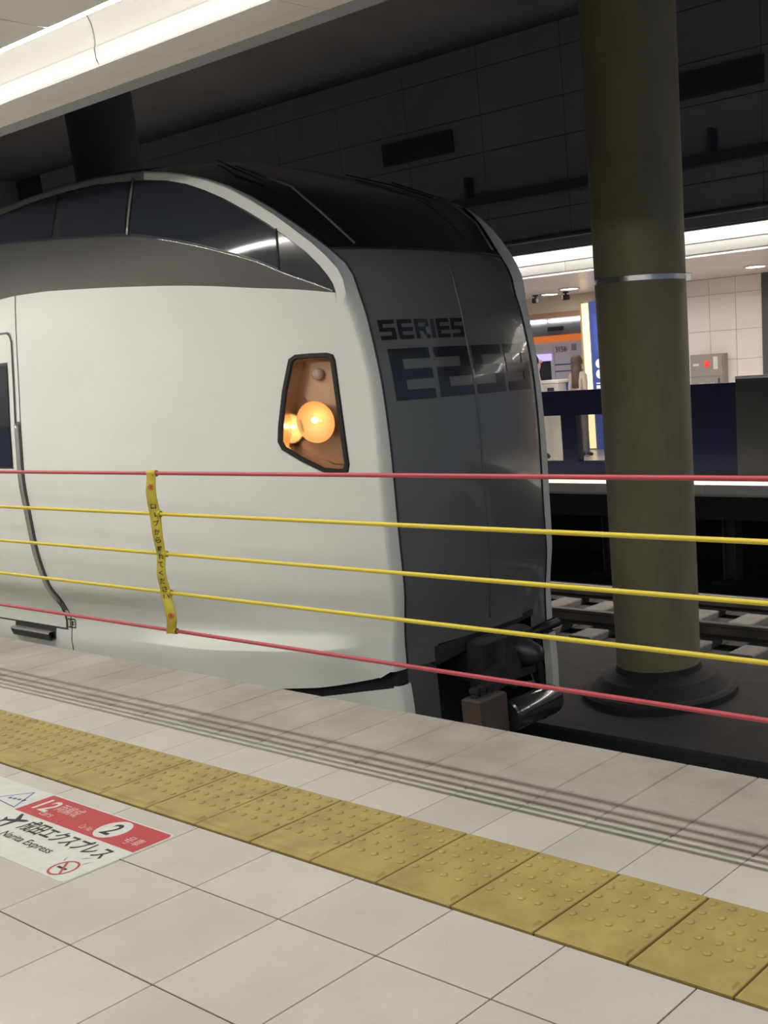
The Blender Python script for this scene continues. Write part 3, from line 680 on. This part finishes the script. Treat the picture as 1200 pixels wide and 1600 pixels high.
for side in (1, -1):
    side_panel(side); frame_band(side)
    strip('rear_side_panel', M_white, lin(-9, -1.753, 20), lambda x: interp(ZB, x), lambda x: interp(WT, x), 40, side)
    strip('panel_joint', mat('joint_grey', (.25, .25, .25), .6), [-1.7545, -1.7405], lambda x: -.27, lambda x: 2.02, 40, side, -.004)
    strip('shoulder', M_shoulder, lin(-9, -2.0, 8)[:-1] + lin(-2.0, .402, 60), lambda x: interp(WT, x), lambda x: max(interp(WT, x) + .0005, interp(SILL, x)), 10, side)
    wfm = strip('window_surround', mat('window_surround', (.03, .032, .036), .3), lin(-9, -2.0, 8)[:-1] + lin(-2.0, .402, 60), lambda x: interp(SILL, x), lambda x: max(interp(SILL, x) + .001, interp(AIx, x)), 8, side, -.003)
    for a, c, nm in ((-.775, .130, 'cab_window'), (-1.36, -.820, 'cab_window'), (-2.9, -1.425, 'cab_window')):
        strip(nm, M_glassd, lin(a, c, 26), lambda x: interp(SILL, x) + .016, lambda x: interp(AIx, x) - .010, 8, side, .002)
    strip('corner_panel', mat('corner_gloss', (.02, .022, .028), .12, coat=.5), lin(.145, .398, 14), lambda x: interp(SILL, x) + .004, lambda x: max(interp(SILL, x) + .005, interp(AIx, x) - .003), 6, side, .003)
    MB().tube([sp(x, interp(SILL, x) + .004, side, .004) for x in lin(-.58, .392, 30)], .005, 6).build('chrome_trim', M_chrome, train, smooth=True)
    MB().tube([sp(-.797 + .012 * t, interp(SILL, -.797) + .01 + t * (.285), side, .004) for t in lin(0, 1, 8)], .007, 6).build('window_post', M_steel, train, smooth=True)
    MB().tube([sp(.138, interp(SILL, .138) + .004 + t * .205, side, .004) for t in lin(0, 1, 6)], .0035, 6).build('pane_trim', M_rub, train, smooth=True)
    # lower skirt under the black gap
    strip('gap_lining', M_under, lin(-1.6, .48, 20), lambda x: -.50, lambda x: -.08, 4, side, -.05)
    strip('lower_skirt', M_white, lin(-1.6, .470, 40), lambda x: -.80, lambda x: interp(ZG, x), 8, side, .0)
    # headlight
    hl = MB(); n = len(HL); i1 = inset(HL, .004); i2 = inset(HL, .021); i3 = inset(HL, .026)
    rows = [[sp(x, z, side, o) for x, z in P + P[:1]] for P, o in ((HL, -.003), (i1, .010), (i2, .010), (i3, .001))]
    head = hl.grid(rows).build('headlight', M_rub, train, angle=40); tag(head, 'amber glowing headlight in a black rim')
    slope = (Wd(.15, 1.2) - Wd(.25, 1.2)) / .1; Nv = Vector((slope, -side, 0)).normalized(); Tv = Vector((Nv.y, -Nv.x, 0)) * (1 if side > 0 else -1)
    Tv = Vector((1, side * slope, 0)).normalized(); Up = Vector((0, 0, 1))
    def deep(x, z, d): p = Vector(sp(x, z, side)); return p - Nv * d
    wall = [[deep(x, z, d) for x, z in P + P[:1]] for P, d in ((i3, 0), (inset(HL, .032), .118))]
    M_house = mat('lamp_housing', (.62, .42, .30), .28, metal=.75)
    MB().grid(wall).build('housing_wall', M_house, head, angle=40)
    back = MB(); cI = inset(HL, .032); nb = 10; bc = (sum(p[0] for p in cI) / n, sum(p[1] for p in cI) / n); rws = []
    for q in range(nb + 1):
        t = q / nb; rws.append([deep(bc[0] + (x - bc[0]) * t, bc[1] + (z - bc[1]) * t, .118 + .012 * math.sin(9 * (bc[1] + (z - bc[1]) * t)) + .008 * math.sin(23 * (x - bc[0]) * t)) for x, z in cI + cI[:1]])
    back.grid(rws).build('housing_back', M_house, head, smooth=True)
    def frameM(x, z, d): p = deep(x, z, d); return Matrix(((Tv.x, Up.x, Nv.x, p.x), (Tv.y, Up.y, Nv.y, p.y), (Tv.z, Up.z, Nv.z, p.z), (0, 0, 0, 1)))
    M_refl = mat('reflector_amber', (.95, .70, .40), .45, metal=.2)
    MB().lathe([(.012, -.055), (.05, -.045), (.085, -.02), (.108, .012)], 28, frameM(.235, 1.225, .046), cap=False).build('reflector_bowl', M_refl, head, smooth=True)
    MB().lathe([(.001, .018), (.010, .015), (.016, .004), (.016, -.01), (.010, -.03)], 14, frameM(.226, 1.235, .046), cap=False).build('bulb', emis('bulb_warm', (1, .60, .25), 8), head, smooth=True)
    MB().lathe([(.010, -.03), (.045, -.02), (.070, .0), (.078, .014), (.081, .008)], 24, frameM(.092, 1.20, .062), cap=False).build('side_reflector', M_refl, head, smooth=True)
    MB().lathe([(.001, .012), (.008, .01), (.011, 0), (.008, -.02)], 12, frameM(.105, 1.205, .058), cap=False).build('bulb', emis('bulb_side', (1, .80, .40), 14), head, smooth=True)
    MB().lathe([(.001, .02), (.018, .016), (.028, .004), (.030, -.02)], 18, frameM(.242, 1.468, .085), cap=False).build('marker_lens', mat('marker_lens', (.85, .72, .72), .15, coat=.5), head, smooth=True)
    MB().add([deep(x, z, -.001) for x, z in i3], [tuple(range(n))]).build('lens', MATS.get('lamp_glass') or glass_mat('lamp_glass', (.97, .93, .88)), head)

# door, grab rail, step and stencil on the near flank (and the far flank alike)
for side in (1, -1):
    def dtop(x): t = (x + 1.80 + .05) / .05; return 1.815 - (.05 - math.sqrt(max(0, .05**2 - (max(0, t) * .05)**2)) if t > 0 else 0)
    door = strip('door_frame', mat('door_gap', (.06, .06, .06), .5), lin(-2.74, -1.84, 12) + lin(-1.835, -1.79, 8), lambda x: .035, lambda x: dtop(x) + .012, 40, side, .002); tag(door, 'dark rubber edge of the side door')
    strip('door', M_white, lin(-2.73, -1.85, 12) + lin(-1.845, -1.804, 6), lambda x: .045, lambda x: dtop(x + .008), 40, side, .005, door)
    strip('window_rubber', M_rub, lin(-2.62, -1.848, 10), lambda x: 1.045, lambda x: 1.655, 16, side, .007, door)
    strip('door_window', M_glassd, lin(-2.60, -1.858, 10), lambda x: 1.06, lambda x: 1.64, 16, side, .009, door)
    MB().tube([sp(-1.768 + i, z, side, .012) for z, i in [(1.30 - .0295 * q, 0) for q in range(38)]], .014, 6).build('grab_rail', M_steel, train, smooth=True)
    strip('rail_recess', mat('rail_recess', (.16, .15, .15), .4, metal=.3), [-1.795, -1.744], lambda x: .16, lambda x: 1.315, 40, side, .004)
    strip('step_slot', M_under, lin(-2.44, -1.93, 6), lambda x: -.035, lambda x: .045, 3, side, .003)
    b = MB(); rows = [[TP(x, YC - side * (Wd(x, 0) + d), z) for d, z in ((-.01, .010), (.035, .010), (.042, -.002), (.030, -.045), (.024, -.045), (.03, -.006), (-.01, -.004))] for x in (-2.43, -1.945)]
    b.grid(rows).build('footstep', M_steel, train, angle=30)
    mk = MB()
    for (x0, x1, z0, z1) in ((-1.785, -1.705, .098, .106), (-1.785, -1.705, .048, .055), (-1.765, -1.757, .048, .106), (-1.712, -1.704, .048, .106), (-1.748, -1.722, .083, .089), (-1.748, -1.722, .064, .070), (-1.739, -1.732, .064, .089)):
        mk.add([sp(x0, z0, side, .002), sp(x1, z0, side, .002), sp(x1, z1, side, .002), sp(x0, z1, side, .002)], [(0, 1, 2, 3)])
    mk.build('stencil_mark', M_ink, train)

# black centre: ribs from near edge to far edge, bulging outward
nE = len(OUT); EP = [edge_black(k, 1) for k in range(nE)]
for (x, z) in ((-2.6, 2.53), (-5, 2.50), (-9, 2.49)): EP.append((x, Wd(x, 2.5) - .035, z))
KW = 44                                   # windscreen foot
def rib(k, ns=24):
    x, h, z = EP[k]; t = sstep((k - KW) / 7); d = Vector((1 - t, 0, t)).normalized()
    b = interp([(-1, .075), (1.55, .078), (1.85, .098), (2.08, .125)], z) if k <= KW else interp([(KW, .125), (KW + 3, .06), (KW + 6, .04), (KW + 9, .10), (KW + 13, .17), (99, .17)], k)
    out = []
    for i in range(ns + 1):
        s = -1 + 2 * i / ns; u = 1 - abs(s)**2.4
        out.append((x + d.x * b * u, YC + s * h, z + d.z * b * u))
    return out
RIBS = [rib(k) for k in range(len(EP))]
def bulge(z): return interp([(-1, .075), (1.55, .078), (1.85, .098), (2.08, .125)], z)
def front_pt(y, z, off=0.):
    """point on the black front at lateral y and height z (below the windscreen)"""
    x0 = interp(XB, z); s = (y - YC) / HB; return TP(x0 + bulge(z) * (1 - abs(s)**2.4) + off, y, z)
kw = KW
lower = RIBS[:kw + 1]
# cut the coupler bay out of the lower front
bm_ = MB(); rows = lower; n = len(rows[0]); vs = [TP(*p) for r in rows for p in r]; fs = []
BAY = (-.42, .40, -.16, -.035)
for i in range(len(rows) - 1):
    for k in range(n - 1):
        c = [(rows[i][k][a] + rows[i + 1][k + 1][a]) / 2 for a in range(3)]
        if BAY[0] < c[1] - YC < BAY[1] and c[2] < BAY[3]: continue
        fs.append((i * n + k, i * n + k + 1, (i + 1) * n + k + 1, (i + 1) * n + k))
bm_.add(vs, fs); bm_.build('front_panel', M_black, train, angle=60)
MB().grid([[TP(*p) for p in r] for r in RIBS[kw:nE - 4]]).build('windscreen', mat('windscreen', (.010, .011, .015), .10, spec=.6), train, angle=60)
MB().grid([[TP(*p) for p in r] for r in RIBS[nE - 5:]]).build('roof', mat('roof_dark', (.016, .016, .018), .5), train, angle=60)
# rubber gasket between white frame and black centre
for side in (1, -1):
    MB().tube([TP(EP[k][0] + .002, YC - side * EP[k][1], EP[k][2] + .001) for k in range(0, KW + 6)], .005, 6).build('gasket', M_rub, train, smooth=True)
# centre seam of the front door and its edges
MB().tube([front_pt(YC, z, .001) for z in lin(.02, 1.84, 40)] + [TP(RIBS[k][12][0] + .001, RIBS[k][12][1], RIBS[k][12][2]) for k in (42, 43, 44)], .0045, 6).build('centre_seam', mat('seam_grey', (.10, .105, .105), .3, metal=.3), train, smooth=True)
MB().tube([TP(p[0] + .003, p[1], p[2] + .004) for p in RIBS[kw]], .005, 6).build('windscreen_trim', M_rub, train, smooth=True)
# wipers
for s in (-1, 1):
    r1 = RIBS[46]; r2 = RIBS[50]
    def rp(k, sy, o=.02):
        i = int((sy + 1) / 2 * 24); p = RIBS[k][i]; return TP(p[0] + o, p[1], p[2] + o)
    wp = MB().tube([rp(44, s * .80, .025), rp(46, s * .80, .045), rp(48, s * .74, .04), rp(51, s * .62, .025)], .006, 6).build('wiper', mat('wiper_grey', (.10, .10, .10), .45), train, smooth=True)
    MB().tube([rp(49, s * .74, .012), rp(51, s * .60, .014), rp(53, s * .50, .012)], .004, 6).build('blade', M_rub, wp)
# raised lettering SERIES E259 on the black front
F5 = {'E': ['11111', '10000', '11111', '10000', '11111'], '2': ['11111', '00001', '11111', '10000', '11111'], '5': ['11111', '10000', '11111', '00001', '11111'],
      '9': ['11111', '10001', '11111', '00001', '11111'], 'S': ['11111', '10000', '11111', '00001', '11111'], 'R': ['11111', '10001', '11110', '10010', '10001'], 'J': ['1'] * 5}
def block_letter(ch, y0, y1, z0, z1, m, stroke):
    pat = F5[ch]; b = MB(); ys = [y0]
    cw = [y1 - y0] if ch == 'J' else [stroke] + [(y1 - y0 - 2 * stroke) / 3] * 3 + [stroke]; nc = len(cw)
    for c in cw: ys.append(ys[-1] + c)
    sz = (z1 - z0) / 5; 
    for r in range(5):
        zt = z1 - sz * r; zb = zt - sz; k = 0
        while k < nc:
            if pat[r][k] == '1':
                e = k
                while e + 1 < nc and pat[r][e + 1] == '1': e += 1
                n = max(2, int((ys[e + 1] - ys[k]) / .02))
                yy = lin(ys[k], ys[e + 1], n)
                b.grid([[front_pt(y, z, .004) for y in yy] for z in (zb, zt)])
                k = e + 1
            else: k += 1
    b.build('letter', m, train)
def ltr_line(txt, ya, yb, gap, za, zb, stroke):
    w_ = (yb - ya - gap * (len(txt) - 1)) / len(txt)
    for i, ch in enumerate(txt): block_letter(ch, ya + i * (w_ + gap), ya + i * (w_ + gap) + w_, za, zb, M_letter, stroke)
ltr_line('E259', YC - .555, YC + .565, .035, 1.305, 1.568, .075)
yy_ = YC - .575
for ch in 'SERIES':
    w_ = .024 if ch == 'I' else .092
    if ch == 'I': block_letter('J', yy_, yy_ + w_, 1.615, 1.715, M_letter, .024)
    else: block_letter(ch, yy_, yy_ + w_, 1.615, 1.715, M_letter, .024)
    yy_ += w_ + .016
# lower front: skirt pieces, bay and coupler
for side in (1, -1):
    # white tip of the lower skirt turning onto the front
    b = MB(); rows = []
    for z in lin(-.78, -.225, 14):
        t = (z + .78) / .555; x = .478 + .02 * math.sin(t * 2.6); sh = .05 * max(0, .25 - t) * 4 * (1 if t < .25 else 0); w0 = Wd(.470, z)
        rows.append([TP(.470, YC - side * w0, z), TP(x + .008, YC - side * (w0 - .012), z), TP(x + .018, YC - side * (w0 - .035), z), TP(x + .022, YC - side * (HB + sh), z), TP(x - .03, YC - side * (HB - .01 + sh), z)])
    b.grid(rows).build('skirt_tip', M_white, train, angle=50)
    MB().box(*[v for a, c in zip(TP(.30, YC - side * .64 - .05, -.225), TP(.485, YC - side * .64 + .05, -.13)) for v in (a, c)]).build('gap_block', M_under, train)
bx0 = lambda x0, x1, y0, y1, z0, z1, ch=0.: MB().box(x0 + .6, x1 + .6, y0, y1, z0 + 1.08, z1 + 1.08, ch)
bx0(.44, .50, -.615, -.40, -.80, -.12, .01).build('front_skirt', M_black, train)
bx0(-.2, .10, -.60, .60, -.85, .15).build('bay_back', M_under, train)
bx0(.05, .5, -.62, .62, .10, .14).build('bay_ceiling', M_under, train)
bx0(.05, .46, .55, .60, -.8, .1).build('bay_side', M_under, train)
# hanging plate above the coupler and far-side arm
MB().prism([(-.44, -.16), (.42, -.055), (.42, -.02), (-.44, -.055)], .44, .56, lambda u, v, d: TP(d, YC + u, v)).build('bay_lip', M_under, train)
MB().tube([TP(.50, YC + .38, -.20), TP(.56, YC + .52, -.16), TP(.58, YC + .64, -.15)], .028, 10).build('side_arm', M_rub, train, smooth=True)
cp = MB(); cp.box(.25 + .6, .62 + .6, -.20, .14, .76, .98, .02); cp.box(.58 + .6, .70 + .6, -.22, .24, .72, 1.02, .03)
cpo = cp.build('coupler', M_coupler, train, angle=40); tag(cpo, 'dark iron coupler head below the black nose')
MB().lathe([(.09, 0), (.085, .05), (.05, .14), (.015, .16)], 18, Matrix.Translation((.70 + .6, .12, .87)) @ Matrix.Rotation(math.pi / 2, 4, 'Y')).build('guide_cone', M_coupler, cpo, angle=40)
MB().prism([(-.26, .72), (-.05, .75), (.02, .82), (-.04, .98), (-.10, 1.0), (-.12, .86), (-.26, .84)], .70 + .6, .78 + .6, lambda u, v, d: (d, u, v)).build('hook_plate', M_coupler, cpo)
bx0(.70, .84, -.43, -.20, -.66, -.345, .012).build('electric_box', M_brown, cpo)
for y in (-.39, -.33, -.27): MB().lathe([(.022, 0), (.022, .03), (.030, .035), (.030, .055), (.012, .065)], 10, Matrix.Translation((.77 + .6, y, .733))).build('knob', M_coupler, cpo)
MB().lathe([(.085, 0), (.095, .01), (.095, .40), (.08, .43), (.04, .44)], 24, Matrix.Translation((.80 + .6, -.16, .56)) @ Matrix.Rotation(math.radians(-90), 4, 'X') @ Matrix.Rotation(0, 4, 'Z')).build('air_cylinder', mat('cylinder_black', (.03, .032, .036), .18, coat=.6), cpo, angle=40)
MB().tube([TP(.66, YC - .16, -.30), TP(.74, YC - .02, -.38), TP(.70, YC + .2, -.42), TP(.5, YC + .35, -.3)], .016, 8).build('hose', M_rub, cpo, smooth=True)
# under body mass so that daylight does not pass through
bx0(-9, -1.0, -1.05, 1.05, -.95, .02).box(-.5, .65, -.55, .55, .13, 1.1).build('under_body', M_under, train)
bx0(-9, -.1, -.55, .55, .0, 2.30).build('cab_interior', mat('cab_interior', (.03, .03, .032), .8), train)
mw = MB()
for x in (-2.6, -4.7):
    for s in (-1, 1): mw.lathe([(.30, -.06), (.43, -.06), (.43, .05), (.46, .06), (.46, .07), (.30, .07)], 28, Matrix.Translation((x + .6, s * .56, .43)) @ Matrix.Rotation(math.pi / 2, 4, 'X'))
mw.build('wheelset', M_rail, train)

# ================================================================== ROPE BARRIER
RY, R0, DR = .145, .4865, .1604
names = ['lowest red rope of the barrier', 'yellow rope just above the lowest red rope', 'middle yellow rope of the barrier', 'yellow rope just below the top red rope', 'topmost red rope of the barrier']
for k in range(5):
    z = R0 + DR * k; m = M_red if k in (0, 4) else M_ropey
    o = MB().tube([(x, RY, z) for x in lin(-9.0, 6.6, 12)], .0075, 10).build('rope', m, None, smooth=True); tag(o, names[k], 'rope', 'ropes of the platform barrier')
for x, lab in ((-9.0, 'barrier post at the far left end of the ropes'), (6.6, 'barrier post at the right end of the ropes')):
    root = empty('barrier_post', (x, RY, 0)); tag(root, lab, 'post', 'posts of the rope barrier')
    MB().box(-.09, .09, -.09, .09, 0, 1.35, .01).build('housing', M_steel, root); MB().box(-.13, .13, -.13, .13, 0, .03, .005).build('base', M_steel, root)
# yellow strap tied across the ropes
strap = empty('warning_strap', (.91, RY, .81)); tag(strap, 'twisted yellow warning strap with black lettering tied across the ropes', 'strap')
SPX = [(1.139, .931), (1.127, .931), (1.052, .921), (.968, .914), (.90, .918), (.809, .910), (.717, .898), (.645, .897), (.585, .913), (.546, .917), (.489, .890), (.478, .889)]
tabx = [(z, x) for z, x in reversed(SPX)]
rows = []; rowb = []
for z in lin(.478, 1.139, 66):
    x = interp(tabx, z); tw = .55 + .22 * math.sin((z - .5) * 17); hw = .0205
    yv = RY - .012 - .006 * math.sin((z - .486) / .1604 * math.pi)**2
    ca, sa = math.cos(tw), math.sin(tw)
    rows.append([(x - hw * ca - .91, yv - hw * sa - RY, z - .81), (x - .91, yv - RY, z - .81), (x + hw * ca - .91, yv + hw * sa - RY, z - .81)])
so = MB().grid(rows).build('ribbon', M_strap, strap, smooth=True); md = so.modifiers.new('t', 'SOLIDIFY'); md.thickness = .0022; md.offset = 1
for k in range(5):
    z = R0 + DR * k; x = interp(tabx, z)
    b = MB(); b.lathe([(.0105, -.020), (.0135, -.018), (.0135, .018), (.0105, .020)], 14, Matrix.Translation((x - .91, 0, z - .81)) @ Matrix.Rotation(math.pi / 2, 4, 'Y'), cap=False)
    b.build('loop', M_strap, strap, angle=40)
def SM(z, dx=0, rot=0):
    x = interp(tabx, z) + dx; yv = RY - .012 - .006 * math.sin((z - .486) / .1604 * math.pi)**2; tw = .55 + .22 * math.sin((z - .5) * 17)
    return Matrix.Translation((x - .91 + math.sin(tw) * .0035, yv - RY - math.cos(tw) * .0035, z - .81)) @ Matrix.Rotation(tw, 4, 'Z') @ Matrix.Rotation(math.pi / 2, 4, 'X') @ Matrix.Rotation(rot, 4, 'Z')
for i, ch in enumerate('ロープから離れてください'):
    z = 1.000 - i * .0335
    if ch in 'ロく': h, w_ = .019, .021
    elif ch == 'ー': h, w_ = .020, .004
    else: h, w_ = .024, .023
    text_mesh('lettering', ch, h, M_ink, SM(z), strap, width=w_, bold=.012)
for z in (1.075, .555):
    q = MB()
    for i in range(20):
        a, b_ = 2 * math.pi * i / 20, 2 * math.pi * (i + 1) / 20
        q.add([SM(z) @ Vector((r_ * math.cos(t), r_ * math.sin(t), 0)) for r_, t in ((.0115, a), (.0115, b_), (.0085, b_), (.0085, a))], [(0, 1, 2, 3)])
    q.add([SM(z) @ Vector(v) for v in ((-.004, -.006, 0), (.004, -.006, 0), (.004, .006, 0), (-.004, .006, 0))], [(0, 1, 2, 3)])
    q.build('red_mark', M_inkred, strap)
